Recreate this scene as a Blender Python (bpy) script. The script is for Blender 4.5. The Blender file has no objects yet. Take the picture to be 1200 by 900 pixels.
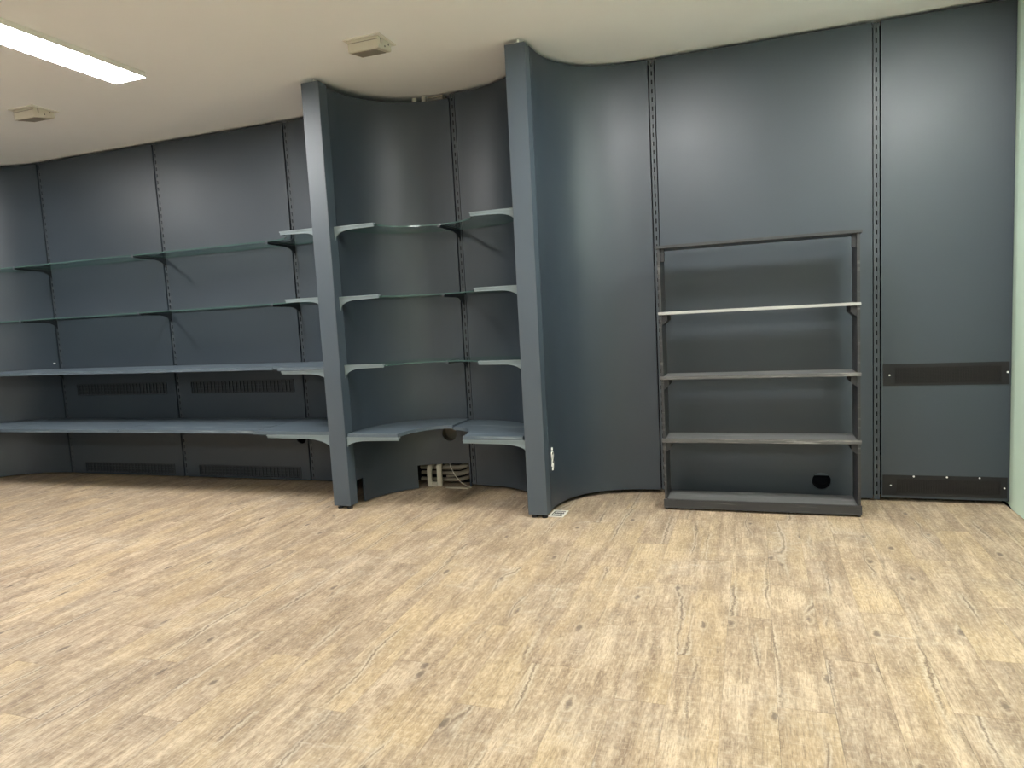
import bpy, bmesh, math, random
from mathutils import Matrix, Vector

random.seed(7)
S = bpy.context.scene
COL = S.collection

# ------------------------------------------------------------------ camera
cam_d = bpy.data.cameras.new('camera')
cam_d.sensor_fit = 'HORIZONTAL'
cam_d.sensor_width = 36.0
cam_d.lens = 24.459
cam_d.clip_start = 0.02
cam = bpy.data.objects.new('camera', cam_d)
COL.objects.link(cam)
right = Vector((0.94442, 0.32445, -0.05300))
down = Vector((-0.017875, -0.110294, -0.993738))
fwd = Vector((-0.328267, 0.939450, -0.098364))
m = Matrix.Identity(4)
for i in range(3):
    m[i][0] = right[i]; m[i][1] = -down[i]; m[i][2] = -fwd[i]
m[0][3], m[1][3], m[2][3] = 0.0, 0.0, 1.15
cam.matrix_world = m
S.camera = cam

# ------------------------------------------------------------------ world, exposure
w = bpy.data.worlds.new('world'); S.world = w
w.use_nodes = True
w.node_tree.nodes['Background'].inputs[0].default_value = (0.86, 0.94, 1.0, 1)
w.node_tree.nodes['Background'].inputs[1].default_value = 0.5
S.view_settings.view_transform = 'Standard'
S.view_settings.look = 'None'
S.view_settings.gamma = 1.0
S.view_settings.use_curve_mapping = False
S.view_settings.exposure = 0.38
LAMP = 74.0                                   # radiance of the ceiling fixtures
# dim daylight fill, only through a window added behind the viewer
pl_d = bpy.data.lights.new('window_added_portal', 'AREA'); pl_d.shape = 'RECTANGLE'; pl_d.size = 6.3; pl_d.size_y = 2.35
pl_d.cycles.is_portal = True
pl_o = bpy.data.objects.new('window_added_portal', pl_d); COL.objects.link(pl_o)
pl_o.location = (-2.25, -3.705, 1.275); pl_o.rotation_euler = (math.pi / 2, 0, math.pi)
LAMP_COL = (1.0, 0.99, 0.985)

# ------------------------------------------------------------------ measures
YF = 4.28          # front face of the wall panels
YR = 4.288         # front face of the slotted rails
YB = 4.42          # masonry behind
ZC = 2.605         # ceiling
ZP = 2.585         # top of panels
XG = 1.264         # green wall
RAILS = (-5.495, -4.275, -3.09, -1.805, -0.534, 0.645)
PIL_Y0, PIL_Y1 = 3.66, 3.745

# ------------------------------------------------------------------ materials
def nt(name):
    mt = bpy.data.materials.new(name); mt.use_nodes = True
    t = mt.node_tree
    b = t.nodes['Principled BSDF']
    return mt, t, b

def N(t, kind, **kw):
    n = t.nodes.new(kind)
    for k, v in kw.items():
        setattr(n, k, v)
    return n

def L(t, a, b): t.links.new(a, b)

def math_node(t, op, a, b=None, c=None, clamp=False):
    n = N(t, 'ShaderNodeMath', operation=op, use_clamp=clamp)
    for i, v in enumerate((a, b, c)):
        if v is None: continue
        if isinstance(v, (int, float)): n.inputs[i].default_value = v
        else: L(t, v, n.inputs[i])
    return n.outputs[0]

def mixc(t, fac, a, b, blend='MIX'):
    n = N(t, 'ShaderNodeMix', data_type='RGBA', blend_type=blend)
    if isinstance(fac, (int, float)): n.inputs['Factor'].default_value = fac
    else: L(t, fac, n.inputs['Factor'])
    for key, v in (('A', a), ('B', b)):
        s = [q for q in n.inputs if q.name == key and q.type == 'RGBA'][0]
        if isinstance(v, tuple): s.default_value = (*v, 1) if len(v) == 3 else v
        else: L(t, v, s)
    return [q for q in n.outputs if q.type == 'RGBA'][0]

def ramp(t, fac, stops):
    n = N(t, 'ShaderNodeValToRGB')
    e = n.color_ramp.elements
    while len(e) < len(stops): e.new(0.5)
    for q, (p, c) in zip(e, stops):
        q.position = p; q.color = (*c, 1) if isinstance(c, tuple) else (c, c, c, 1)
    L(t, fac, n.inputs[0])
    return n.outputs[0]

def noise(t, vec, scale, detail=2.0, rough=0.5, dist=0.0):
    n = N(t, 'ShaderNodeTexNoise')
    n.inputs['Scale'].default_value = scale; n.inputs['Detail'].default_value = detail
    n.inputs['Roughness'].default_value = rough; n.inputs['Distortion'].default_value = dist
    if vec is not None: L(t, vec, n.inputs['Vector'])
    return n.outputs[0]

def mapped(t, vec, scale):
    n = N(t, 'ShaderNodeMapping'); n.inputs['Scale'].default_value = scale
    L(t, vec, n.inputs['Vector'])
    return n.outputs[0]

def paint(name, col, rough=0.45, bump=0.15, bscale=220.0, var=0.12, wear=None, spec=0.5, wear_scale=(3, 3, 30), wear_at=0.66):
    mt, t, b = nt(name)
    tc = N(t, 'ShaderNodeTexCoord').outputs['Object']
    big = noise(t, tc, 2.3, 4, 0.6)
    c = mixc(t, big, tuple(x * (1 - var) for x in col), tuple(x * (1 + var) for x in col))
    if wear:
        f = ramp(t, noise(t, mapped(t, tc, wear_scale), 4.0, 6, 0.7), [(wear_at, 0.0), (wear_at + 0.1, 1.0)])
        c = mixc(t, math_node(t, 'MULTIPLY', f, 0.75), c, wear)
    L(t, c, b.inputs['Base Color'])
    L(t, math_node(t, 'MULTIPLY_ADD', big, 0.14, rough - 0.07), b.inputs['Roughness'])
    b.inputs['Specular IOR Level'].default_value = spec
    if bump:
        bn = N(t, 'ShaderNodeBump'); bn.inputs['Strength'].default_value = bump; bn.inputs['Distance'].default_value = 0.002
        L(t, noise(t, tc, bscale, 3, 0.6), bn.inputs['Height'])
        L(t, bn.outputs[0], b.inputs['Normal'])
    return mt

M = {}
M['panel'] = paint('panel paint', (0.028, 0.039, 0.051), 0.44, 0.22, 260, 0.10, spec=0.66)
M['pillar'] = paint('pillar paint', (0.048, 0.066, 0.084), 0.48, 0.18, 260, 0.08, spec=0.8)
M['rail'] = paint('rail paint', (0.048, 0.058, 0.068), 0.42, 0.08, 260, 0.08)
M['void'] = paint('dark cavity', (0.012, 0.013, 0.015), 0.9, 0, 10, 0.1, spec=0.1)
M['bracket'] = paint('dark bracket', (0.020, 0.024, 0.029), 0.35, 0.05, 200, 0.1, wear=(0.12, 0.13, 0.14), wear_scale=(20, 20, 20), wear_at=0.68)
M['arm'] = paint('lit blue grey arm paint', (0.19, 0.235, 0.25), 0.5, 0.1, 200, 0.1, wear=(0.3, 0.33, 0.34), wear_scale=(8, 8, 25), wear_at=0.68)  # paler than the pillars: front light on the arm faces put into the colour
M['board'] = paint('painted board', (0.085, 0.112, 0.135), 0.42, 0.12, 120, 0.15, wear=(0.22, 0.26, 0.28), wear_scale=(0.6, 5, 12), wear_at=0.56)
M['case'] = paint('blackened wood', (0.030, 0.030, 0.031), 0.42, 0.25, 90, 0.25, wear=(0.115, 0.112, 0.105), wear_scale=(0.5, 6, 10), wear_at=0.55)
M['case_top'] = paint('lit worn shelf wood', (0.125, 0.125, 0.122), 0.40, 0.25, 90, 0.25, wear=(0.24, 0.24, 0.23), wear_scale=(0.6, 6, 6), wear_at=0.55)  # light on the shelf tops put into the base colour; wear on top
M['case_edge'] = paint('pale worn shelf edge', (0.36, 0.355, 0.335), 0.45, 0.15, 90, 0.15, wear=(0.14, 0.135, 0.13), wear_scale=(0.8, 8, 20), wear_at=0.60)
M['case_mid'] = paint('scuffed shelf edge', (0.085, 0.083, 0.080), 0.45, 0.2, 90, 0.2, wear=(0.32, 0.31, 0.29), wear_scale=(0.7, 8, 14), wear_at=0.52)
M['vent_back'] = paint('vent back', (0.017, 0.021, 0.025), 0.6, 0, 100, 0.1)
M['vent'] = paint('vent black', (0.011, 0.0105, 0.011), 0.55, 0.1, 150, 0.1, spec=0.35)
M['vent_mesh'] = paint('vent mesh', (0.013, 0.011, 0.0105), 0.6, 0.0, 150, 0.2, spec=0.3)
M['vent_blue'] = paint('painted vent', (0.026, 0.032, 0.038), 0.5, 0.0, 150, 0.1)
M['green'] = paint('sage green paint', (0.66, 0.84, 0.69), 0.55, 0.1, 150, 0.04)
M['ceiling'] = paint('ceiling plaster', (0.94, 0.94, 0.945), 0.8, 0.12, 40, 0.02, spec=0.2)
M['cream'] = paint('cream wall', (0.85, 0.84, 0.82), 0.7, 0.05, 60, 0.03)
M['white_metal'] = paint('white metal', (0.80, 0.77, 0.70), 0.4, 0.03, 80, 0.03)
M['beige'] = paint('beige metal', (0.62, 0.57, 0.47), 0.45, 0.03, 80, 0.05)
M['beige_dark'] = paint('beige metal shade', (0.30, 0.27, 0.22), 0.5, 0.03, 80, 0.05)
M['screw'] = paint('bare screw', (0.85, 0.84, 0.80), 0.35, 0, 80, 0.05)
M['pipe'] = paint('pipe paint', (0.20, 0.172, 0.125), 0.5, 0.15, 60, 0.3, wear=(0.12, 0.10, 0.07), wear_scale=(6, 6, 6))
M['pipe_cover'] = paint('pale conduit', (0.52, 0.47, 0.37), 0.5, 0.05, 60, 0.1)
M['filler'] = paint('white filler', (0.82, 0.80, 0.74), 0.8, 0.4, 60, 0.1)
M['rubber'] = paint('black rubber', (0.012, 0.012, 0.013), 0.6, 0, 80, 0.1)
M['wire'] = paint('white wire', (0.6, 0.56, 0.46), 0.5, 0, 80, 0.05)

mt, t, b = nt('lamp diffuser'); M['lamp'] = mt
b.inputs['Base Color'].default_value = (0.9, 0.9, 0.9, 1)
b.inputs['Emission Color'].default_value = (*LAMP_COL, 1)
b.inputs['Emission Strength'].default_value = LAMP

# glass: clear body with a reflective coat, green where one looks into the cut edge
mt = bpy.data.materials.new('clear shelf glass'); mt.use_nodes = True; t = mt.node_tree
for n in list(t.nodes): t.nodes.remove(n)
out = N(t, 'ShaderNodeOutputMaterial'); tr = N(t, 'ShaderNodeBsdfTransparent'); gl = N(t, 'ShaderNodeBsdfGlossy')
tr.inputs[0].default_value = (0.95, 0.975, 0.965, 1); gl.inputs['Roughness'].default_value = 0.04
gl.inputs['Color'].default_value = (0.9, 1.0, 0.96, 1)
lw = N(t, 'ShaderNodeLayerWeight'); lw.inputs['Blend'].default_value = 0.5
fres = math_node(t, 'MULTIPLY_ADD', math_node(t, 'POWER', lw.outputs['Facing'], 5.0), 0.95, 0.045)
mx = N(t, 'ShaderNodeMixShader'); L(t, fres, mx.inputs[0]); L(t, tr.outputs[0], mx.inputs[1]); L(t, gl.outputs[0], mx.inputs[2])
L(t, mx.outputs[0], out.inputs[0]); M['glass'] = mt
mt, t, b = nt('green glass edge'); M['glass_edge'] = mt
b.inputs['Base Color'].default_value = (0.055, 0.10, 0.09, 1); b.inputs['Roughness'].default_value = 0.12

# floor planks: pale worn pine print
mt, t, b = nt('pale worn pine plank'); M['plank'] = mt
tc = N(t, 'ShaderNodeTexCoord').outputs['Object']
oi = N(t, 'ShaderNodeObjectInfo')
off = N(t, 'ShaderNodeCombineXYZ')
L(t, math_node(t, 'MULTIPLY', oi.outputs['Random'], 37.0), off.inputs[0])
L(t, math_node(t, 'MULTIPLY', oi.outputs['Random'], 91.0), off.inputs[1])
va = N(t, 'ShaderNodeVectorMath', operation='ADD'); L(t, tc, va.inputs[0]); L(t, off.outputs[0], va.inputs[1])
P = va.outputs[0]
sep = N(t, 'ShaderNodeSeparateXYZ'); L(t, P, sep.inputs[0])
def center(o, lo=0.5): return math_node(t, 'SUBTRACT', o, lo)
jag = center(noise(t, mapped(t, P, (1, 0.8, 1)), 34.0, 4, 0.8))           # small raggedness
wob = center(noise(t, mapped(t, P, (2.2, 0.8, 1)), 1.7, 2, 0.5))           # slow bend of the grain
vor = N(t, 'ShaderNodeTexVoronoi', voronoi_dimensions='2D'); vor.inputs['Scale'].default_value = 1.0
L(t, mapped(t, P, (6.6, 2.6, 1)), vor.inputs['Vector'])
sc = N(t, 'ShaderNodeSeparateColor'); L(t, vor.outputs['Color'], sc.inputs[0])
has = math_node(t, 'GREATER_THAN', sc.outputs[0], 0.72)                    # only some cells carry a knot
vd = math_node(t, 'ADD', vor.outputs['Distance'], math_node(t, 'MULTIPLY', jag, 0.20))
knot_in = math_node(t, 'MULTIPLY', ramp(t, vd, [(0.03, 1.0), (0.075, 0.0)]), has)
knot_ring = math_node(t, 'MULTIPLY', ramp(t, vd, [(0.075, 0.0), (0.10, 1.0), (0.13, 0.0)]), has)
knot_halo = math_node(t, 'MULTIPLY', ramp(t, vd, [(0.06, 1.0), (0.34, 0.0)]), has)
gx = math_node(t, 'ADD', sep.outputs[0], math_node(t, 'ADD', math_node(t, 'MULTIPLY', wob, 0.16),
               math_node(t, 'ADD', math_node(t, 'MULTIPLY', jag, 0.036), math_node(t, 'MULTIPLY', knot_halo, 0.03))))
fr1 = math_node(t, 'PINGPONG', gx, 0.075)                                   # one cracked heart line now and then
crack = ramp(t, fr1, [(0.0010, 1.0), (0.0042, 0.0)])
pale = ramp(t, fr1, [(0.0035, 0.0), (0.0075, 1.0), (0.016, 0.0)])
cm = ramp(t, noise(t, mapped(t, P, (4, 0.7, 1)), 1.9, 3, 0.6), [(0.50, 0.0), (0.58, 1.0)])
smear = ramp(t, fr1, [(0.0, 1.0), (0.034, 0.0)])
fine = noise(t, mapped(t, P, (1, 0.05, 1)), 190.0, 3, 0.75)
fleck = noise(t, mapped(t, P, (1, 0.30, 1)), 120.0, 3, 0.7)
streak = noise(t, mapped(t, P, (1, 0.09, 1)), 24.0, 5, 0.7)
blotch = noise(t, mapped(t, P, (1, 0.55, 1)), 7.5, 5, 0.7)
hue = noise(t, mapped(t, P, (1, 0.35, 1)), 4.0, 2, 0.5)
saw = noise(t, mapped(t, P, (0.07, 1, 1)), 170.0, 3, 0.7)
c = ramp(t, streak, [(0.32, (0.24, 0.168, 0.108)), (0.48, (0.42, 0.318, 0.215)), (0.64, (0.64, 0.515, 0.372))])
c = mixc(t, math_node(t, 'MULTIPLY', ramp(t, blotch, [(0.46, 0.0), (0.64, 1.0)]), 0.60), c, (0.27, 0.200, 0.142))
c = mixc(t, math_node(t, 'MULTIPLY', ramp(t, blotch, [(0.32, 1.0), (0.46, 0.0)]), 0.45), c, (0.70, 0.580, 0.410))
c = mixc(t, math_node(t, 'MULTIPLY', ramp(t, hue, [(0.50, 0.0), (0.62, 1.0)]), 0.40), c, (0.60, 0.455, 0.255))
c = mixc(t, math_node(t, 'MULTIPLY', math_node(t, 'MULTIPLY', smear, cm), 0.48), c, (0.22, 0.165, 0.120))
c = mixc(t, math_node(t, 'MULTIPLY', ramp(t, fleck, [(0.50, 0.0), (0.66, 1.0)]), 0.38), c, (0.76, 0.660, 0.510))
c = mixc(t, math_node(t, 'MULTIPLY', ramp(t, fleck, [(0.34, 1.0), (0.48, 0.0)]), 0.45), c, (0.19, 0.138, 0.092))
c = mixc(t, math_node(t, 'MULTIPLY', ramp(t, fine, [(0.36, 1.0), (0.48, 0.0)]), 0.50), c, (0.18, 0.130, 0.088))
c = mixc(t, math_node(t, 'MULTIPLY', ramp(t, saw, [(0.54, 0.0), (0.68, 1.0)]), 0.30), c, (0.74, 0.640, 0.500))
c = mixc(t, math_node(t, 'MULTIPLY', math_node(t, 'MULTIPLY', pale, cm), 0.45), c, (0.80, 0.720, 0.580))
c = mixc(t, math_node(t, 'MULTIPLY', math_node(t, 'MULTIPLY', crack, cm), 0.72), c, (0.125, 0.092, 0.068))
c = mixc(t, math_node(t, 'MULTIPLY', knot_halo, 0.30), c, (0.28, 0.215, 0.160))
c = mixc(t, math_node(t, 'MULTIPLY', knot_ring, 0.45), c, (0.66, 0.570, 0.430))
c = mixc(t, math_node(t, 'MULTIPLY', knot_in, 0.78), c, (0.13, 0.100, 0.078))
# plank to plank tint
tint = ramp(t, oi.outputs['Random'], [(0.0, (0.95, 0.94, 0.94)), (0.5, (1.0, 1.0, 1.0)), (1.0, (1.04, 1.03, 1.0))])
c = mixc(t, 1.0, c, tint, 'MULTIPLY')
# dried plaster dust wiped over the boards
geo = N(t, 'ShaderNodeNewGeometry').outputs['Position']
d1 = ramp(t, noise(t, mapped(t, geo, (1.0, 1.5, 1)), 1.5, 5, 0.65, 0.6), [(0.50, 0.0), (0.68, 1.0)])
d2 = ramp(t, noise(t, mapped(t, geo, (1.4, 2.4, 1)), 7.0, 6, 0.75, 1.0), [(0.52, 0.0), (0.72, 1.0)])
dust = math_node(t, 'ADD', math_node(t, 'MULTIPLY', math_node(t, 'MULTIPLY', d1, d2), 0.70), math_node(t, 'MULTIPLY', d1, 0.10))
c = mixc(t, dust, c, (0.70, 0.64, 0.54))
c = mixc(t, 1.0, c, (0.90, 0.885, 0.86), 'MULTIPLY')
L(t, c, b.inputs['Base Color'])
L(t, math_node(t, 'MULTIPLY_ADD', streak, 0.2, 0.42), b.inputs['Roughness'])
b.inputs['Specular IOR Level'].default_value = 0.35
bn = N(t, 'ShaderNodeBump'); bn.inputs['Strength'].default_value = 0.25; bn.inputs['Distance'].default_value = 0.001
L(t, fine, bn.inputs['Height']); L(t, bn.outputs[0], b.inputs['Normal'])

# ------------------------------------------------------------------ mesh helpers
class MB:
    def __init__(s): s.v = []; s.f = []; s.mi = []
    def add(s, vs, fs, mi=0):
        o = len(s.v); s.v += [tuple(q) for q in vs]
        for k in fs: s.f.append(tuple(o + i for i in k)); s.mi.append(mi)
        return s
    def box(s, x0, x1, y0, y1, z0, z1, mi=0):
        v = [(x, y, z) for z in (z0, z1) for y in (y0, y1) for x in (x0, x1)]
        return s.add(v, [(0, 2, 3, 1), (4, 5, 7, 6), (0, 1, 5, 4), (2, 6, 7, 3), (0, 4, 6, 2), (1, 3, 7, 5)], mi)
    def prism(s, pts, axis, a0, a1, mi=0, edge_mi=None):
        """extrude the outline pts (pairs on the two other axes) along axis from a0 to a1"""
        n = len(pts)
        def p(q, a):
            return {'x': (a, q[0], q[1]), 'y': (q[0], a, q[1]), 'z': (q[0], q[1], a)}[axis]
        v = [p(q, a0) for q in pts] + [p(q, a1) for q in pts]
        e = mi if edge_mi is None else edge_mi
        s.add(v, [tuple(range(n - 1, -1, -1)), tuple(range(n, 2 * n))], mi)
        o = len(s.v) - 2 * n
        for i in range(n):
            j = (i + 1) % n
            s.f.append((o + i, o + j, o + n + j, o + n + i)); s.mi.append(e)
        return s
    def tube(s, path, r, seg=10, mi=0):
        rings = []
        for i, q in enumerate(path):
            q = Vector(q)
            d = (Vector(path[min(i + 1, len(path) - 1)]) - Vector(path[max(i - 1, 0)])).normalized()
            a = d.cross(Vector((0, 0, 1)))
            if a.length < 1e-3: a = d.cross(Vector((1, 0, 0)))
            a.normalize(); bb = d.cross(a)
            rings.append([q + r * (math.cos(2 * math.pi * k / seg) * a + math.sin(2 * math.pi * k / seg) * bb) for k in range(seg)])
        v = [p for ring in rings for p in ring]; f = []
        for i in range(len(rings) - 1):
            for k in range(seg):
                k2 = (k + 1) % seg
                f.append((i * seg + k, i * seg + k2, (i + 1) * seg + k2, (i + 1) * seg + k))
        f.append(tuple(range(seg))); f.append(tuple((len(rings) - 1) * seg + k for k in range(seg - 1, -1, -1)))
        return s.add(v, f, mi)
    def mesh(s, name, mats, bevel=0.0, smooth=None):
        me = bpy.data.meshes.new(name); me.from_pydata(s.v, [], s.f)
        for q in (mats if isinstance(mats, (list, tuple)) else [mats]): me.materials.append(q)
        for p, i in zip(me.polygons, s.mi): p.material_index = i
        bm = bmesh.new(); bm.from_mesh(me)
        bmesh.ops.recalc_face_normals(bm, faces=bm.faces)
        if bevel:
            es = [e for e in bm.edges if len(e.link_faces) == 2 and e.calc_face_angle(0) > 0.6]
            bmesh.ops.bevel(bm, geom=es, offset=bevel, segments=2, affect='EDGES', clamp_overlap=True)
        bm.to_mesh(me); bm.free()
        if smooth or bevel:
            for p in me.polygons: p.use_smooth = True
            me.set_sharp_from_angle(angle=math.radians(smooth or 32))
        return me
    def build(s, name, mats, parent=None, bevel=0.0, smooth=None, loc=None):
        o = bpy.data.objects.new(name, s.mesh(name, mats, bevel, smooth)); COL.objects.link(o)
        if parent is not None:
            o.parent = parent
            o.matrix_parent_inverse = Matrix.Translation(-Vector(parent['base'])) if 'base' in parent.keys() else Matrix.Identity(4)
        if loc: o.location = loc
        return o

def box(*a): return MB().box(*a)

def thing(name, label, cat, base, group=None):
    """Empty at the thing's base; its parts are built in room coordinates"""
    o = bpy.data.objects.new(name, None); COL.objects.link(o)
    o.location = base; o['base'] = list(base); o.empty_display_size = 0.05
    o['label'] = label; o['category'] = cat
    if group: o['group'] = group
    return o

def tag(o, label, cat, group=None):
    o['label'] = label; o['category'] = cat
    if group: o['group'] = group
    return o

def struct(o): o['kind'] = 'structure'; return o

# ------------------------------------------------------------------ the setting
X0, YN = -6.16, -3.6                           # left end of the room, wall behind the camera
floor = struct(box(X0, XG + 0.15, YN - 0.1, YB + 0.1, -0.12, -0.006).build('floor', M['void']))
PW, PL, GAP = 0.152, 0.914, 0.0007
pm = MB().box(-PW / 2 + GAP / 2, PW / 2 - GAP / 2, -PL / 2 + GAP / 2, PL / 2 - GAP / 2, -0.0055, 0.0).mesh('plank', M['plank'], bevel=0.0003)
rest = MB()
nrow = int((XG - X0) / PW) + 1
for r in range(nrow):
    xc = XG - 0.0005 - PW * (r + 0.5)
    yo = YB - PL * (0.5 + [0.0, 0.37, 0.71, 0.18, 0.55, 0.86, 0.29, 0.64][r % 8]) + PL
    for k in range(13):
        yc = yo - PL * k
        y0, y1 = yc - PL / 2, yc + PL / 2
        if y0 > YB or y1 < YN: continue
        seen = y1 > 1.1 + 0.2646 * (xc + 1.95) and xc > -2.25 - (y1 - 1.2) * 1.447
        clip1 = min(y1, YB) ; clip0 = max(y0, YN)
        xa = max(xc - PW / 2, X0 + 0.001)
        if seen and y1 <= YB and xa < xc - PW / 2 + 1e-6:
            o = bpy.data.objects.new('plank', pm); COL.objects.link(o); o.location = (xc, yc, 0); o.parent = floor
        elif seen:                                # cut at the wall
            yc2 = (clip0 + clip1) / 2; h = (clip1 - clip0) / 2
            if h < 0.02: continue
            MB().box(-PW / 2 + GAP / 2, PW / 2 - GAP / 2, -h + GAP / 2, h - GAP / 2, -0.0055, 0).build('plank', M['plank'], floor, loc=(xc, yc2, 0))
        else:
            rest.box(xa + GAP / 2, xc + PW / 2 - GAP / 2, clip0 + GAP / 2, clip1 - GAP / 2, -0.0055, 0)
ro = rest.build('plank_field', M['plank'], floor); ro['kind'] = 'stuff'

struct(box(X0 - 0.1, XG + 0.15, YN - 0.1, YB + 0.1, ZC, ZC + 0.1).build('ceiling', M['ceiling']))
wall = struct(box(X0 - 0.1, XG + 0.15, YB, YB + 0.1, -0.006, ZC).build('wall_back', M['void']))
struct(box(X0 - 0.1, X0, YN, YB, -0.006, ZC).build('wall_left', M['panel']))
# white wall behind the viewer, with a wide window added for fill light
WX0, WX1, WZ0, WZ1 = -5.4, 0.9, 0.10, 2.45
wf = MB().box(X0 - 0.1, WX0, YN - 0.1, YN, -0.006, ZC).box(WX1, XG + 0.15, YN - 0.1, YN, -0.006, ZC)
wf.box(WX0, WX1, YN - 0.1, YN, -0.006, WZ0).box(WX0, WX1, YN - 0.1, YN, WZ1, ZC)
struct(wf.build('wall_front', M['cream']))
win = MB()
for k in range(5):
    x = WX0 + (WX1 - WX0 - 0.05) * k / 4
    win.box(x, x + 0.05, YN - 0.08, YN - 0.03, WZ0, WZ1)
win.box(WX0, WX1, YN - 0.08, YN - 0.03, WZ0, WZ0 + 0.05).box(WX0, WX1, YN - 0.08, YN - 0.03, WZ1 - 0.05, WZ1)
win = struct(win.build('window_added_1', M['white_metal']))
for k in range(4):
    x = WX0 + (WX1 - WX0 - 0.05) * k / 4
    box(x + 0.05, x + 0.05 + (WX1 - WX0 - 0.05) / 4 - 0.05, YN - 0.060, YN - 0.054, WZ0 + 0.05, WZ1 - 0.05).build('window_added_pane', M['glass'], win)
wr = struct(box(XG, XG + 0.15, YN, 4.19, 0.0, ZC).build('wall_right', M['green']))
# narrow return strip at the far end of the green wall, canted into the corner
MB().prism([(XG, 4.1905), (XG + 0.016, 4.300), (XG + 0.016, YB), (XG + 0.15, YB), (XG + 0.15, 4.1905)], 'z', 0.0, ZC).build('corner_strip', M['green'], wr)

# --- wall panels, flat and curved -------------------------------------------------
def curve(xp, xm, n):
    """quarter superellipse from the pillar flank (xp, PIL_Y1) to the wall plane (xm, YF): arc length map"""
    a, bq = xm - xp, YF - PIL_Y1
    pts = []
    for i in range(401):
        th = math.pi / 2 * i / 400
        pts.append((xm - a * math.cos(th) ** (2 / n), PIL_Y1 + bq * math.sin(th) ** (2 / n)))
    cum = [0.0]
    for p, q in zip(pts, pts[1:]): cum.append(cum[-1] + math.hypot(q[0] - p[0], q[1] - p[1]))
    def at(s):
        s = min(max(s, 0.0), cum[-1]); lo, hi = 0, 400
        while hi - lo > 1:
            mid = (lo + hi) // 2
            if cum[mid] <= s: lo = mid
            else: hi = mid
        f = (s - cum[lo]) / max(cum[hi] - cum[lo], 1e-9)
        return (pts[lo][0] + f * (pts[hi][0] - pts[lo][0]), pts[lo][1] + f * (pts[hi][1] - pts[lo][1]))
    sg = 1 if a > 0 else -1
    def fn(s):
        e = 0.004
        p, q0, q1 = at(s), at(s - e), at(s + e)
        dx, dy = q1[0] - q0[0], q1[1] - q0[1]; l = math.hypot(dx, dy)
        return p[0], p[1], sg * dy / l, -sg * dx / l
    def s_of_x(x):
        return min(range(401), key=lambda i: abs(pts[i][0] - x)) and cum[min(range(401), key=lambda i: abs(pts[i][0] - x))]
    return fn, cum[-1], s_of_x, at

def flat(s): return s, YF, 0.0, -1.0

def panel(fn, s0, s1, z0, z1, ns=1, rects=(), rounds=(), thick=0.016):
    ss = {s0 + (s1 - s0) * i / ns for i in range(ns + 1)}; zs = {z0, z1}
    holes = [tuple(r) for r in rects] + [(s - r * 1.3, s + r * 1.3, z - r * 1.3, z + r * 1.3) for s, z, r in rounds]
    for a, bq, c0, d in holes:
        ss |= {max(a, s0), min(bq, s1)}; zs |= {max(c0, z0), min(d, z1)}
    ss = sorted(ss); zs = sorted(zs)
    mb = MB(); idx = {}
    def vid(s, z):
        k = (round(s, 5), round(z, 5))
        if k not in idx:
            x, y, nx, ny = fn(s); idx[k] = len(mb.v); mb.v += [(x, y, z), (x - nx * thick, y - ny * thick, z)]
        return idx[k]
    quads = []
    for i in range(len(ss) - 1):
        for j in range(len(zs) - 1):
            if ss[i + 1] - ss[i] < 1e-5 or zs[j + 1] - zs[j] < 1e-5: continue
            cs, cz = (ss[i] + ss[i + 1]) / 2, (zs[j] + zs[j + 1]) / 2
            if any(a < cs < bq and c0 < cz < d for a, bq, c0, d in holes): continue
            quads.append((vid(ss[i], zs[j]), vid(ss[i + 1], zs[j]), vid(ss[i + 1], zs[j + 1]), vid(ss[i], zs[j + 1])))
    for s, z, r in rounds:
        K = 32
        inn, ot = [], []
        for k in range(K):
            an = 2 * math.pi * k / K; cx, sx = math.cos(an), math.sin(an); q = 1.3 * r / max(abs(cx), abs(sx))
            inn.append(vid(s + r * cx, z + r * sx)); ot.append(vid(s + q * cx, z + q * sx))
        for k in range(K): quads.append((ot[k], ot[(k + 1) % K], inn[(k + 1) % K], inn[k]))
    ed = {}
    for q in quads:
        mb.f.append(q); mb.mi.append(0); mb.f.append(tuple(i + 1 for i in reversed(q))); mb.mi.append(0)
        for a, bq in zip(q, q[1:] + q[:1]): ed.setdefault((min(a, bq), max(a, bq)), []).append((a, bq))
    for k, l in ed.items():
        if len(l) == 1:
            a, bq = l[0]; mb.f.append((a, a + 1, bq + 1, bq)); mb.mi.append(0)
    return mb

PH = 0.021                                      # half of the slot between panels
def flat_panel(x0, x1, **kw):
    return panel(flat, x0, x1, kw.pop('z0', 0.014), kw.pop('z1', ZP), **kw).build('wall_panel', M['panel'], wall, smooth=25)

PLX0, PLX1 = -2.503, -2.384                     # left pillar
PRX0, PRX1 = -1.222, -1.110                     # right pillar
VL = [(-5.335, -4.39), (-4.135, -3.195)]        # vent columns in the left bay
VZ = [(0.678, 0.763), (0.030, 0.106)]
# left bay
fA, lA, sA, aA = curve(X0 + 0.001, RAILS[0] - PH, 2.2)
panel(fA, 0, lA, 0.014, ZP, ns=20).build('wall_panel', M['panel'], wall, smooth=25)
flat_panel(RAILS[0] + PH, RAILS[1] - PH, rects=[(VL[0][0], VL[0][1], *z) for z in VZ])
flat_panel(RAILS[1] + PH, RAILS[2] - PH, rects=[(VL[1][0], VL[1][1], *z) for z in VZ], rounds=[(-3.165, 0.330, 0.042)])
fB, lB, sB, aB = curve(PLX0 - 0.001, RAILS[2] + PH, 2.2)
panel(fB, 0, lB, 0.014, ZP, ns=20).build('wall_panel', M['panel'], wall, smooth=25)
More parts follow.
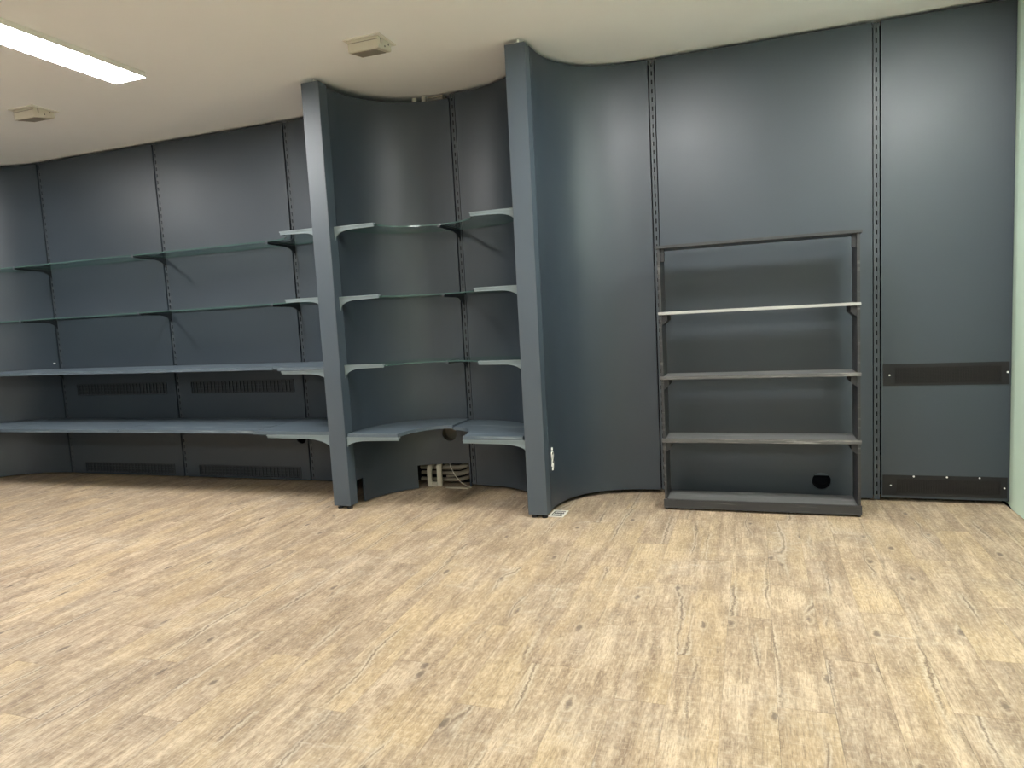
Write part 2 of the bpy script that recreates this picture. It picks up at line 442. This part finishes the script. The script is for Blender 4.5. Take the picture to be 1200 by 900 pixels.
# middle bay
fC, lC, sC, aC = curve(PLX1 + 0.001, RAILS[3] - PH, 2.2)
hC = sC(-1.962)
pc = panel(fC, 0, lC, 0.008, 2.560, ns=22, rects=[(sC(-2.175), sC(-1.835), 0.0, 0.165), (0.0, 0.085, 0.0, 0.165)],
           rounds=[(hC, 0.372, 0.050)]).build('wall_panel', M['panel'], wall, smooth=25)
fD, lD, sD, aD = curve(PRX0 - 0.001, RAILS[3] + PH, 2.2)
panel(fD, 0, lD, 0.020, ZP, ns=22).build('wall_panel', M['panel'], wall, smooth=25)
# right bay
fE, lE, sE, aE = curve(PRX1 + 0.001, RAILS[4] - PH, 2.4)
panel(fE, 0, lE, 0.026, ZP, ns=24).build('wall_panel', M['panel'], wall, smooth=25)
pf = flat_panel(RAILS[4] + PH, RAILS[5] - PH, rounds=[(0.358, 0.106, 0.050)])
flat_panel(RAILS[5] + PH, XG + 0.011, z0=0.022)
# round openings: short sleeves behind the panels
def sleeve(cx, cy, z, r, ln, mat, parent, ang=0.0):
    mb = MB(); K = 24
    for d in (0.0, ln):
        for k in range(K):
            an = 2 * math.pi * k / K; u = r * math.cos(an)
            mb.v.append((cx + u * math.cos(ang) - d * math.sin(ang), cy + u * math.sin(ang) + d * math.cos(ang), z + r * math.sin(an)))
    for k in range(K):
        mb.f.append((k, (k + 1) % K, K + (k + 1) % K, K + k)); mb.mi.append(0)
    mb.f.append(tuple(K + k for k in range(K))); mb.mi.append(0)
    o = mb.build('hole_sleeve', mat, parent, smooth=40)
    return o
px, py, nx, ny = fC(hC)
sleeve(px - nx * 0.017, py - ny * 0.017, 0.372, 0.051, 0.07, M['pipe'], pc, math.atan2(nx, -ny))
sleeve(0.358, YF + 0.017, 0.106, 0.051, 0.10, M['void'], pf)
box(0.318, 0.398, YF + 0.030, YF + 0.045, 0.132, 0.150).build('batten', M['board'], pf)

# ------------------------------------------------------------------ slotted rails
def rail(x, label, z0, z1):
    wq, sl, sh, p = 0.029, 0.0085, 0.026, 0.05
    mb = MB(); a, c = wq / 2, sl / 2
    mb.box(x - a, x - c, YR, YR + 0.002, z0, z1); mb.box(x + c, x + a, YR, YR + 0.002, z0, z1)
    mb.box(x - a, x - a + 0.002, YR + 0.002, YR + 0.018, z0, z1); mb.box(x + a - 0.002, x + a, YR + 0.002, YR + 0.018, z0, z1)
    z = z0
    while z < z1:
        e = min(z + p - sh, z1); mb.box(x - c, x + c, YR, YR + 0.002, z, e); z += p
    o = mb.build('shelf_rail', M['rail']); o['label'] = label; o['category'] = 'rail'; o['group'] = 'slotted shelf rails'
    return o
rail(RAILS[0], 'slotted dark steel rail at the left end of the long bay, beside the curved panel', 0.014, ZP)
rail(RAILS[1], 'slotted dark steel rail in the middle of the long left bay', 0.014, ZP)
rail(RAILS[2], 'slotted dark steel rail just left of the left pillar', 0.014, ZP)
rail(RAILS[3], 'slotted dark steel rail in the curved niche between the two pillars', 0.02, ZP)
rail(RAILS[4], 'slotted dark steel rail behind the left upright of the black bookcase', 0.026, ZP)
rail(RAILS[5], 'slotted dark steel rail between the black bookcase and the two black vents', 0.008, ZP)

# ------------------------------------------------------------------ pillars
def pillar(x0, x1, label):
    t_ = thing('pillar', label, 'pillar', ((x0 + x1) / 2, PIL_Y0, 0), 'painted pillars dividing the shelf wall')
    box(x0, x1, PIL_Y0, PIL_Y1, 0.020, ZP - 0.005).build('post', M['pillar'], t_, bevel=0.002)
    mb = MB()
    for xx in (x0 + 0.03, x1 - 0.022):
        mb.prism([(xx + 0.017 * math.cos(k * math.pi / 6), PIL_Y0 + 0.026 + 0.017 * math.sin(k * math.pi / 6)) for k in range(12)], 'z', 0.0, 0.010)
        mb.prism([(xx + 0.006 * math.cos(k * math.pi / 6), PIL_Y0 + 0.026 + 0.006 * math.sin(k * math.pi / 6)) for k in range(12)], 'z', 0.010, 0.021)
    mb.build('foot', M['rubber'], t_)
    xm = (x0 + x1) / 2
    mb = MB().box(xm + 0.006, xm + 0.016, PIL_Y0 + 0.03, PIL_Y0 + 0.04, ZP - 0.005, ZC).box(x0 + 0.008, x1 - 0.008, PIL_Y0 + 0.012, PIL_Y1 - 0.01, ZP - 0.005, ZP + 0.001)
    mb.build('ceiling_spacer', M['white_metal'], t_)
pillar(PLX0, PLX1, 'blue grey painted pillar between the long left bay and the curved niche')
pillar(PRX0, PRX1, 'blue grey painted pillar right of the curved niche, with white chips near its foot')

# ------------------------------------------------------------------ brackets and arms
def profile(l, root, tip, n=10):
    """side outline of a bracket: flat top, concave underside; (distance from root, height below top)"""
    pts = [(0, 0), (l, 0), (l, -tip)]
    a0 = l * 0.42
    pts.append((a0, -tip * 1.15))
    for i in range(1, n + 1):
        th = math.pi / 2 * i / n
        pts.append((a0 * (1 - math.sin(th)), -tip * 1.15 - (root - tip * 1.15) * (1 - math.cos(th))))
    return pts

def wall_bracket(x, z, label, ln=0.305, root=0.085, clip=True):
    t_ = thing('shelf_bracket', label, 'bracket', (x, YR, z), 'dark wall brackets')
    MB().prism([(YR - d, z + h) for d, h in profile(ln, root, 0.015)], 'x', x - 0.004, x + 0.004).build('arm', M['bracket'], t_, bevel=0.001)
    box(x - 0.011, x + 0.011, YR - ln - 0.002, YR - 0.008, z - 0.003, z).build('top_flange', M['bracket'], t_)
    if clip: box(x - 0.009, x + 0.009, YR - ln - 0.006, YR - ln + 0.012, z - 0.012, z + 0.008).build('end_clip', M['rail'], t_)
    return t_

def pillar_arm(xr, sgn, z, label, ln=0.27, root=0.082, y=3.708, tip=0.021):
    t_ = thing('pillar_bracket', label, 'bracket', (xr, y, z), 'blue grey arms on the pillar flanks')
    MB().prism([(xr + sgn * d, z + h) for d, h in profile(ln, root, tip)], 'y', y, y + 0.012).build('web', M['arm'], t_, bevel=0.001)
    xa, xb = sorted((xr + sgn * 0.002, xr + sgn * (ln + 0.002)))
    box(xa, xb, y - 0.005, y + 0.022, z - 0.008, z).build('top_flange', M['arm'], t_, bevel=0.001)
    return t_

GZ = (1.728, 1.308)                             # undersides of the two glass tiers in the left bay
for k, z in enumerate(GZ):
    tier = ('upper', 'lower')[k]
    wall_bracket(RAILS[0], z, f'dark bracket carrying the {tier} glass tier at the leftmost rail')
    wall_bracket(RAILS[1], z, f'dark bracket carrying the {tier} glass tier at the middle rail of the left bay')
    wall_bracket(RAILS[2], z, f'dark bracket carrying the {tier} glass tier just left of the left pillar')
    pillar_arm(PLX0 - 0.001, -1, z + 0.016, f'blue grey curved arm left of the left pillar, {tier} glass tier')
wall_bracket(RAILS[0], 0.879, 'dark bracket under the upper wooden board at the leftmost rail', 0.30, 0.085, False)
wall_bracket(RAILS[1], 0.874, 'dark bracket under the upper wooden board at the middle rail of the left bay', 0.30, 0.04, False)
wall_bracket(RAILS[2], 0.868, 'dark bracket under the upper wooden board just left of the left pillar', 0.30, 0.04, False)
pillar_arm(PLX0 - 0.001, -1, 0.872, 'blue grey curved arm under the upper wooden corner board left of the left pillar', 0.345, 0.085)
pillar_arm(PLX0 - 0.001, -1, 0.459, 'deep blue grey arm under the lower wooden corner board left of the left pillar', 0.50, 0.115)
MZ = (1.722, 1.300, 0.882)                      # glass tiers of the niche
for k, z in enumerate(MZ):
    tier = ('top', 'middle', 'lowest')[k]
    wall_bracket(RAILS[3], z, f'dark bracket at the niche rail carrying the {tier} glass tier', 0.32)
    pillar_arm(PLX1 + 0.001, 1, z + 0.016, f'blue grey curved arm on the left side of the niche at the {tier} glass tier')
    pillar_arm(PRX0 - 0.001, -1, z + 0.016, f'blue grey curved arm on the right side of the niche at the {tier} glass tier')
pillar_arm(PLX1 + 0.001, 1, 0.455, 'blue grey curved arm under the wooden niche board, left side', 0.36, 0.065, 3.672)
pillar_arm(PRX0 - 0.001, -1, 0.445, 'blue grey curved arm under the wooden niche board, right side', 0.38, 0.065, 3.672)

# ------------------------------------------------------------------ glass and wooden shelves
def corner_outline(at, ln, xp, xm, xa, yf, yt, inset=0.012, clip=0.0):
    """plan of a corner shelf: along the curved panel, out along the wall bracket, back in a concave arc to the arm tip"""
    sg = 1 if xm > xp else -1
    pts = []
    for i in range(15):
        x, y = at(ln * i / 14)
        f = i / 14
        if (x + sg * inset * (1 - f) - xm) * sg < -0.001: pts.append((x + sg * inset * (1 - f), min(y - inset * f, YF - 0.006)))
    pts.insert(0, (xp + sg * inset, yf))
    pts.append((xm, YF - 0.006)); pts.append((xm, yt))
    a, bq = abs(xm - xa), yt - yf
    for i in range(1, 12):
        th = math.pi / 2 * (1 - i / 12)
        pts.append((xm - sg * a * math.cos(th), yf + bq * math.sin(th)))
    pts.append((xa, yf))
    return pts

def slab(name, pts, z0, z1, label, cat, mats, group, bevel=0.0):
    o = MB().prism(pts, 'z', z0, z1, 0, 1 if len(mats) > 1 else None).build(name, list(mats), bevel=bevel)
    return tag(o, label, cat, group)

GM = (M['glass'], M['glass_edge'])
g = 'clear glass shelves'
TG = 0.008
for k, z in enumerate(GZ):
    tier = ('upper', 'lower')[k]
    yf = YR - 0.308
    for (xa, xb, nm) in ((RAILS[0] + 0.002, RAILS[1] - 0.002, 'left'), (RAILS[1] + 0.002, RAILS[2] - 0.002, 'right')):
        slab('glass_shelf', [(xa, yf), (xb, yf), (xb, YF - 0.006), (xa, YF - 0.006)], z, z + TG,
             f'long clear glass shelf, {tier} tier, {nm} half of the left bay', 'shelf', GM, g)
    slab('glass_shelf', corner_outline(aA, lA, X0, RAILS[0] - 0.002, X0 + 0.31, 3.72, yf), z, z + TG,
         f'curved clear glass corner shelf at the far left end, {tier} tier', 'shelf', GM, g)
    slab('glass_shelf', corner_outline(aB, lB, PLX0, RAILS[2] + 0.002, PLX0 - 0.29, 3.735, yf), z, z + TG,
         f'curved clear glass corner shelf left of the left pillar, {tier} tier', 'shelf', GM, g)
for k, z in enumerate(MZ):
    tier = ('top', 'middle', 'lowest')[k]
    slab('glass_shelf', corner_outline(aC, lC, PLX1, RAILS[3] - 0.002, PLX1 + 0.285, 3.735, 3.962), z, z + TG,
         f'curved clear glass shelf in the left half of the niche, {tier} tier', 'shelf', GM, g)
    slab('glass_shelf', corner_outline(aD, lD, PRX0, RAILS[3] + 0.002, PRX0 - 0.285, 3.735, 3.962), z, z + TG,
         f'curved clear glass shelf in the right half of the niche, {tier} tier', 'shelf', GM, g)

WB = (M['board'],)
gw = 'painted wooden shelf boards'
def board(x0, x1, y0, y1, z0l, z0r, th, label):
    mb = MB()
    v = [(x0, y0, z0l), (x1, y0, z0r), (x1, y1, z0r), (x0, y1, z0l)]
    v += [(x, y, z + th) for x, y, z in v]
    mb.add(v, [(3, 2, 1, 0), (4, 5, 6, 7), (0, 1, 5, 4), (1, 2, 6, 5), (2, 3, 7, 6), (3, 0, 4, 7)])
    return tag(mb.build('wooden_shelf', M['board'], bevel=0.0015), label, 'shelf', gw)
board(-5.514, -3.036, 3.86, YF - 0.006, 0.882, 0.869, 0.022, 'long blue grey wooden board below the glass in the left bay')
slab('wooden_shelf', corner_outline(aB, lB, PLX0, -3.034, -2.875, 3.70, 3.86), 0.873, 0.893,
     'upper blue grey wooden corner board left of the left pillar', 'shelf', WB, gw, 0.0015)
slab('wooden_shelf', corner_outline(aA, lA, X0, -5.517, X0 + 0.3, 3.70, 3.86), 0.882, 0.903,
     'upper blue grey wooden corner board at the far left end', 'shelf', WB, gw, 0.0015)
YW = 3.735
board(-4.320, -3.112, YW, YF - 0.006, 0.459, 0.459, 0.022, 'right one of the two low blue grey boards in the left bay')
board(-5.514, -4.323, YW, YF - 0.006, 0.459, 0.459, 0.022, 'left one of the two low blue grey boards in the left bay')
def full_corner(at, ln, xp, xm, yf, inset=0.008):
    sg = 1 if xm > xp else -1
    pts = [(xp + sg * inset, yf)]
    for i in range(15):
        x, y = at(ln * i / 14); f = i / 14
        pts.append((x + sg * inset * (1 - f), min(y - inset * f, YF - 0.006)))
    if abs(pts[-1][0] - xm) > 0.004: pts.append((xm, YF - 0.006))
    pts.append((xm, yf))
    return pts
slab('wooden_shelf', full_corner(aB, lB, PLX0, -3.109, 3.703), 0.460, 0.481,
     'low blue grey wooden corner board left of the left pillar, on a deep arm', 'shelf', WB, gw, 0.0015)
slab('wooden_shelf', full_corner(aA, lA, X0, -5.517, YW), 0.459, 0.481,
     'low blue grey wooden corner board at the far left end', 'shelf', WB, gw, 0.0015)
slab('wooden_shelf', corner_outline(aC, lC, PLX1, RAILS[3] - 0.002, PLX1 + 0.36, 3.667, 3.985), 0.456, 0.477,
     'curved blue grey wooden board in the left half of the niche', 'shelf', WB, gw, 0.0015)
slab('wooden_shelf', corner_outline(aD, lD, PRX0, RAILS[3] + 0.002, PRX0 - 0.38, 3.667, 3.985), 0.446, 0.467,
     'curved blue grey wooden board in the right half of the niche', 'shelf', WB, gw, 0.0015)

# ------------------------------------------------------------------ black bookcase
BX0, BX1, BY0, BY1 = -0.492, 0.519, 3.948, 4.145
bc = thing('bookcase', 'low open bookcase of worn black wood standing before the wall', 'bookcase', ((BX0 + BX1) / 2, BY0, 0))
for x0, x1 in ((BX0, BX0 + 0.014), (BX1 - 0.014, BX1)):
    box(x0, x1, BY0, BY1, 0.0, 1.470).build('side_panel', M['case'], bc, bevel=0.0012)
box(BX0 - 0.010, BX1 + 0.011, BY0 - 0.010, BY1, 1.470, 1.486).build('top', M['case'], bc, bevel=0.002)
sh = [(1.106, 1.122, 0.010), (0.744, 0.762, 0.010), (0.388, 0.410, 0.010)]
for z0, z1, o_ in sh:
    s_ = box(BX0 + 0.0145, BX1 - 0.0145, BY0 - 0.0004, BY1, z0, z1).build('shelf', M['case_top'], bc, bevel=0.0015)
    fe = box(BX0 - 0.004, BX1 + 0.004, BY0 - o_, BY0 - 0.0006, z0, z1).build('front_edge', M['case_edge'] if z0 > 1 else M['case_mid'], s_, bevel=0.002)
    fe.matrix_parent_inverse = Matrix.Translation(-Vector(bc['base'])) @ Matrix.Translation(Vector(bc['base']))
    for xa, xb in ((BX0 + 0.0145, BX0 + 0.044), (BX1 - 0.044, BX1 - 0.0145)):
        inner, outer = (xb, xa) if xa < 0 else (xa, xb)
        mb = MB().prism([(outer, z0 - 0.0005), (inner, z0 - 0.0005), (inner, z0 - 0.032), (outer, z0 - 0.058)], 'y', BY0 + 0.004, BY1 - 0.02)
        mb.build('cleat', M['rubber'], bc)
box(BX0 + 0.0145, BX1 - 0.0145, BY0 - 0.0004, BY1, 0.046, 0.062).build('shelf', M['case_top'], bc, bevel=0.0015)
box(BX0 - 0.004, BX1 + 0.004, BY0 - 0.014, BY0 - 0.0006, 0.012, 0.062).build('plinth_board', M['case'], bc, bevel=0.0015)
for xa, xb in ((BX0 + 0.0145, BX0 + 0.036), (BX1 - 0.036, BX1 - 0.0145)):
    box(xa, xb, BY0 + 0.012, BY0 + 0.03, 1.400, 1.4695).build('cleat', M['rubber'], bc)

# ------------------------------------------------------------------ vents
def grid_vent(x0, x1, z0, z1, label):
    t_ = thing('vent_grille', label, 'vent', ((x0 + x1) / 2, YF, z0), 'painted slot vents in the left bay')
    y = YF + 0.004
    fr_ = MB(); e = 0.007
    fr_.box(x0 - 0.004, x1 + 0.004, YF - 0.003, YF, z1, z1 + e).box(x0 - 0.004, x1 + 0.004, YF - 0.003, YF, z0 - e, z0)
    fr_.box(x0 - e, x0, YF - 0.003, YF, z0, z1).box(x1, x1 + e, YF - 0.003, YF, z0, z1)
    fr_.build('frame', M['vent_blue'], t_)
    gr = MB(); n = 27
    for i in range(n + 1):
        x = x0 + 0.001 + (x1 - x0 - 0.011) * i / n
        gr.box(x, x + 0.009, y, y + 0.004, z0 + 0.0005, z1 - 0.0005)
    for j in range(4):
        zc = z0 + 0.003 + (z1 - z0 - 0.010) * j / 3
        gr.box(x0 + 0.001, x1 - 0.001, y + 0.0042, y + 0.007, zc, zc + 0.005)
    gr.build('grid', M['vent_blue'], t_)
    box(x0 + 0.0005, x1 - 0.0005, YF + 0.0125, YF + 0.0145, z0, z1).build('backing', M['vent_back'], t_)
for (x0, x1), side in zip(VL, ('left', 'right')):
    grid_vent(x0, x1, *VZ[0], f'{side} one of the painted slot vents between the two wooden tiers')
    grid_vent(x0, x1, *VZ[1], f'{side} one of the painted slot vents near the floor under the low boards')

def plate_vent(x0, x1, z0, z1, ix0, ix1, iz0, iz1, screws, label, rows):
    t_ = thing('vent_grille', label, 'vent', ((x0 + x1) / 2, YF, z0), 'black screwed vents beside the green wall')
    pl = MB()
    y0, y1 = YF - 0.004, YF - 0.0005
    pl.box(x0, ix0, y0, y1, z0, z1).box(ix1, x1, y0, y1, z0, z1).box(ix0, ix1, y0, y1, z0, iz0).box(ix0, ix1, y0, y1, iz1, z1)
    pl.build('plate', M['vent'], t_)
    ms = MB()
    for j in range(rows):
        zc = iz0 + (iz1 - iz0) * (j + 0.5) / rows
        ms.box(ix0, ix1, y0 + 0.0005, y1, zc - 0.0022, zc + 0.0022)
    n = 42
    for i in range(n + 1):
        x = ix0 + (ix1 - ix0 - 0.003) * i / n
        ms.box(x, x + 0.003, y0 + 0.0012, y1, iz0, iz1)
    ms.build('mesh', M['vent_mesh'], t_)
    box(ix0, ix1, y1, YF - 0.0001, iz0, iz1).build('backing', M['void'], t_)
    for sx, sz in screws:
        MB().prism([(sx + 0.0048 * math.cos(k * math.pi / 5), sz + 0.0048 * math.sin(k * math.pi / 5)) for k in range(10)], 'y', y0 - 0.003, y0).build('screw', M['screw'], t_)
plate_vent(0.674, 1.266, 0.652, 0.772, 0.732, 1.232, 0.664, 0.752, [(0.706, 0.711), (1.258, 0.716)],
           'black mesh vent at waist height beside the green wall', 14)
plate_vent(0.671, 1.266, 0.036, 0.152, 0.740, 1.235, 0.052, 0.130, [(0.712, 0.093), (1.252, 0.0935), (0.825, 0.1465), (0.985, 0.146), (1.138, 0.1455)],
           'black mesh vent just above the floor beside the green wall', 14)

# ------------------------------------------------------------------ pipes in the opening of the niche
t_ = thing('heating_pipes', 'bundle of pale pipes showing in the broken opening under the niche board', 'pipes', (-2.0, 4.33, 0))
for z, r, y in ((0.040, 0.014, 4.325), (0.083, 0.014, 4.335), (0.125, 0.018, 4.33)):
    path = [(-2.22, y, z), (-1.93, y, z)]
    for k in range(1, 6):
        a = math.pi / 2 * k / 5
        path.append((-1.93 + 0.05 * math.sin(a), y + 0.05 * (1 - math.cos(a)), z + 0.012 * math.sin(a)))
    MB().tube(path, r, 12).build('pipe', M['pipe'], t_, smooth=50)
MB().tube([(-2.05, 4.36, 0.150), (-1.95, 4.345, 0.168), (-1.90, 4.34, 0.176), (-1.85, 4.36, 0.168)], 0.014, 12).build('pipe', M['pipe'], t_, smooth=50)
MB().tube([(-2.02, 4.31, 0.066), (-1.95, 4.312, 0.072), (-1.88, 4.315, 0.088), (-1.845, 4.33, 0.10)], 0.008, 8).build('pipe', M['pipe'], t_, smooth=50)
for x, top, wv in ((-2.128, 0.150, 0.030), (-2.058, 0.178, 0.034)):
    prof = [(4.265, 0.001), (4.265, top - 0.035), (4.275, top - 0.012), (4.292, top), (4.36, top - 0.002), (4.36, top - 0.022), (4.30, top - 0.024), (4.287, top - 0.045), (4.287, 0.001)]
    prof = [(y - (0.012 if x < -2.1 else 0.0), z) for y, z in prof]
    MB().prism(prof, 'x', x - wv / 2, x + wv / 2).build('conduit_cover', M['pipe_cover'], t_, bevel=0.004)
box(-2.112, -2.076, 4.262, 4.285, 0.001, 0.034).build('junction_piece', M['pipe_cover'], t_, bevel=0.002)
w_ = MB().tube([(-1.985, 4.285, 0.178), (-1.965, 4.27, 0.135), (-1.935, 4.262, 0.085), (-1.895, 4.26, 0.040), (-1.845, 4.255, 0.014), (-1.815, 4.25, 0.006)], 0.0028, 6)
tag(w_.build('cable', M['wire'], smooth=60), 'thin pale cable hanging across the pipes of the niche opening', 'cable')
o = MB().box(-2.00, -1.835, 4.235, 4.262, 0.0, 0.007)
tag(o.build('wood_strip', M['pipe_cover'], bevel=0.001), 'thin pale strip lying on the floor before the pipes', 'strip')

# stubs in the gap between niche panel and ceiling
t_ = thing('cable_tray', 'small grey tray end with two pale studs in the gap above the niche panel', 'tray', (-1.98, 4.31, 2.556))
for x in (-2.085, -2.015):
    MB().prism([(x + 0.017 * math.cos(k * math.pi / 8), 4.315 + 0.017 * math.sin(k * math.pi / 8)) for k in range(16)], 'z', 2.545, ZC).build('stud', M['beige'], t_, smooth=40)
for j in range(3):
    box(-1.985, -1.875, 4.30, 4.37, 2.556 + 0.015 * j, 2.566 + 0.015 * j).build('tray_layer', M['beige_dark'], t_)

# ------------------------------------------------------------------ chipped fixing on the right pillar, plate on the floor
xs, ys, nx, ny = fE(0.055)
t_ = thing('broken_hinge', 'chipped white fixing with dark holes low on the right pillar flank', 'fixing', (xs, ys, 0.25))
rnd = random.Random(3)
for zc in (0.285, 0.335):
    mb = MB(); pts = []
    for k in range(12):
        a = 2 * math.pi * k / 12; rr = rnd.uniform(0.7, 1.25)
        pts.append((0.017 * rr * math.cos(a), zc + 0.024 * rr * math.sin(a)))
    # outline lies in the panel's own plane
    tx, ty = -ny, nx
    v0 = [(xs + tx * u + nx * 0.0008, ys + ty * u + ny * 0.0008, z) for u, z in pts]
    v1 = [(xs + tx * u + nx * 0.006, ys + ty * u + ny * 0.006, z) for u, z in pts]
    n = len(pts)
    mb.add(v0 + v1, [tuple(range(n)), tuple(range(n, 2 * n))] + [(i, (i + 1) % n, n + (i + 1) % n, n + i) for i in range(n)])
    mb.build('filler_patch', M['filler'], t_)
    hp = [(0.007 * math.cos(k * math.pi / 5) - 0.002, zc + 0.012 + 0.009 * math.sin(k * math.pi / 5)) for k in range(10)]
    mb = MB(); n = 10
    mb.add([(xs + tx * u + nx * d, ys + ty * u + ny * d, z) for d in (0.0062, 0.0075) for u, z in hp],
           [tuple(range(n)), tuple(range(n, 2 * n))] + [(i, (i + 1) % n, n + (i + 1) % n, n + i) for i in range(n)])
    mb.build('screw_hole', M['rubber'], t_)
for zc in (0.255, 0.372, 0.311):
    MB().add([(xs + (-ny) * u + nx * d, ys + nx * u + ny * d, zc + z) for d in (0.0008, 0.005) for u, z in ((-0.009, -0.006), (0.006, -0.009), (0.011, 0.005), (-0.003, 0.009))],
             [(0, 1, 2, 3), (4, 5, 6, 7), (0, 1, 5, 4), (1, 2, 6, 5), (2, 3, 7, 6), (3, 0, 4, 7)]).build('filler_patch', M['filler'], t_)

t_ = thing('floor_outlet', 'small white framed plate with dark centre on the floor by the right pillar', 'outlet', (-1.08, 3.76, 0))
ox0, ox1, oy0, oy1 = -1.118, -1.030, 3.700, 3.825
fr_ = MB(); e = 0.011
fr_.box(ox0, ox1, oy0, oy0 + e, 0.0, 0.004).box(ox0, ox1, oy1 - e, oy1, 0.0, 0.004).box(ox0, ox0 + e, oy0 + e, oy1 - e, 0.0, 0.004).box(ox1 - e, ox1, oy0 + e, oy1 - e, 0.0, 0.004)
fr_.build('frame', M['white_metal'], t_)
box(ox0 + e, ox1 - e, oy0 + e, oy1 - e, 0.0, 0.0025).build('insert', M['rubber'], t_)
bl = MB()
for k in range(7):
    xx = ox0 + 0.018 + 0.0085 * k
    bl.box(xx, xx + 0.004, oy0 + 0.030 + 0.006 * (k % 3), oy0 + 0.062 - 0.005 * (k % 2), 0.0025, 0.0035)
    bl.box(xx, xx + 0.005, oy0 + 0.080 - 0.004 * (k % 2), oy0 + 0.100, 0.0025, 0.0035)
bl.build('scraped_paint', M['filler'], t_)

# small white screw left of the leftmost rail, above the wooden board
tag(MB().prism([(-5.555 + 0.006 * math.cos(k * math.pi / 5), 0.950 + 0.006 * math.sin(k * math.pi / 5)) for k in range(10)], 'y', YF - 0.016, YF - 0.003).build('screw', M['screw']),
    'small white screw in the panel left of the leftmost rail', 'screw')

# ------------------------------------------------------------------ ceiling: folded spot lamps and light fittings
def spot(x0, y0, label):
    t_ = thing('ceiling_spotlight', label, 'lamp', (x0 + 0.115, y0 + 0.09, ZC), 'beige folded ceiling spots')
    x1, y1 = x0 + 0.215, y0 + 0.180
    fr_ = MB(); e = 0.016; z0 = ZC - 0.006
    fr_.box(x0, x1, y0, y0 + e, z0, ZC).box(x0, x1, y1 - e, y1, z0, ZC).box(x0, x0 + e, y0 + e, y1 - e, z0, ZC).box(x1 - e, x1, y0 + e, y1 - e, z0, ZC)
    fr_.build('trim_frame', M['white_metal'], t_)
    h = ZC - 0.066
    MB().prism([(y0 + 0.019, h), (y1 - 0.019, h + 0.024), (y1 - 0.019, ZC), (y0 + 0.019, ZC)], 'x', x0 + 0.019, x1 - 0.019).build('housing', M['beige'], t_, bevel=0.003)
    box(x0 + 0.021, x1 - 0.021, y0 + 0.0165, y0 + 0.0188, ZC - 0.022, ZC - 0.019).build('seam', M['beige_dark'], t_)
    MB().prism([(y0 + 0.034, h - 0.0005), (y1 - 0.036, h + 0.0175), (y1 - 0.036, h + 0.0225), (y0 + 0.034, h + 0.0045)], 'x', x0 + 0.033, x1 - 0.045).build('lens_cover', M['beige_dark'], t_)
    xs_ = x1 - 0.0188
    box(xs_, xs_ + 0.0025, y0 + 0.045, y0 + 0.049, ZC - 0.036, ZC - 0.010).build('hinge_slot', M['rubber'], t_)
    for yy in (0.085, 0.125):
        box(xs_, xs_ + 0.0022, y0 + yy, y0 + yy + 0.006, ZC - 0.040 + (yy - 0.085) * 0.5, ZC - 0.033 + (yy - 0.085) * 0.5).build('screw', M['rubber'], t_)
spot(-1.970, 3.275, 'beige folded spotlight in the ceiling above the curved niche')
spot(-4.405, 3.275, 'beige folded spotlight in the ceiling above the left bay')

def fitting(xc, y0, y1, label, group=None):
    t_ = thing('ceiling_light', label, 'light', (xc, (y0 + y1) / 2, ZC), group)
    hw = 0.112
    MB().box(xc - hw + 0.004, xc + hw - 0.004, y0 + 0.004, y1 - 0.004, ZC - 0.022, ZC).build('housing', M['white_metal'], t_)
    fr_ = MB(); z0, z1 = ZC - 0.030, ZC - 0.022; e = 0.006
    fr_.box(xc - hw, xc - hw + e, y0, y1, z0, z1).box(xc + hw - e, xc + hw, y0, y1, z0, z1).box(xc - hw + e, xc + hw - e, y0, y0 + e, z0, z1).box(xc - hw + e, xc + hw - e, y1 - e, y1, z0, z1)
    fr_.build('frame', M['white_metal'], t_)
    box(xc - hw + e, xc + hw - e, y0 + e, y1 - e, z0 - 0.001, z1 - 0.0005).build('diffuser', M['lamp'], t_)
fitting(-3.282, 2.18, 3.175, 'bright long ceiling light panel at the upper left')
out_g = 'ceiling light panels overhead, outside the picture'
cols = ((-5.35, 'left end of the room'), (-3.282, 'left bay'), (-0.45, 'space before the bookcase'), (1.0, 'side by the green wall'))
for yc, rn in ((2.6775, 'near the shelf wall'), (-1.9, 'behind the viewer')):
    for xc, cn in cols:
        if xc == -3.282 and yc > 2: continue
        y0, y1 = (yc - 0.4975, yc + 0.4975) if yc < 0 else (2.50, 3.175)
        if xc == -0.45 and yc > 2: y0, y1 = 2.50, 3.20
        fitting(xc, y0, y1, f'ceiling light panel over the {cn}, {rn}', out_g)
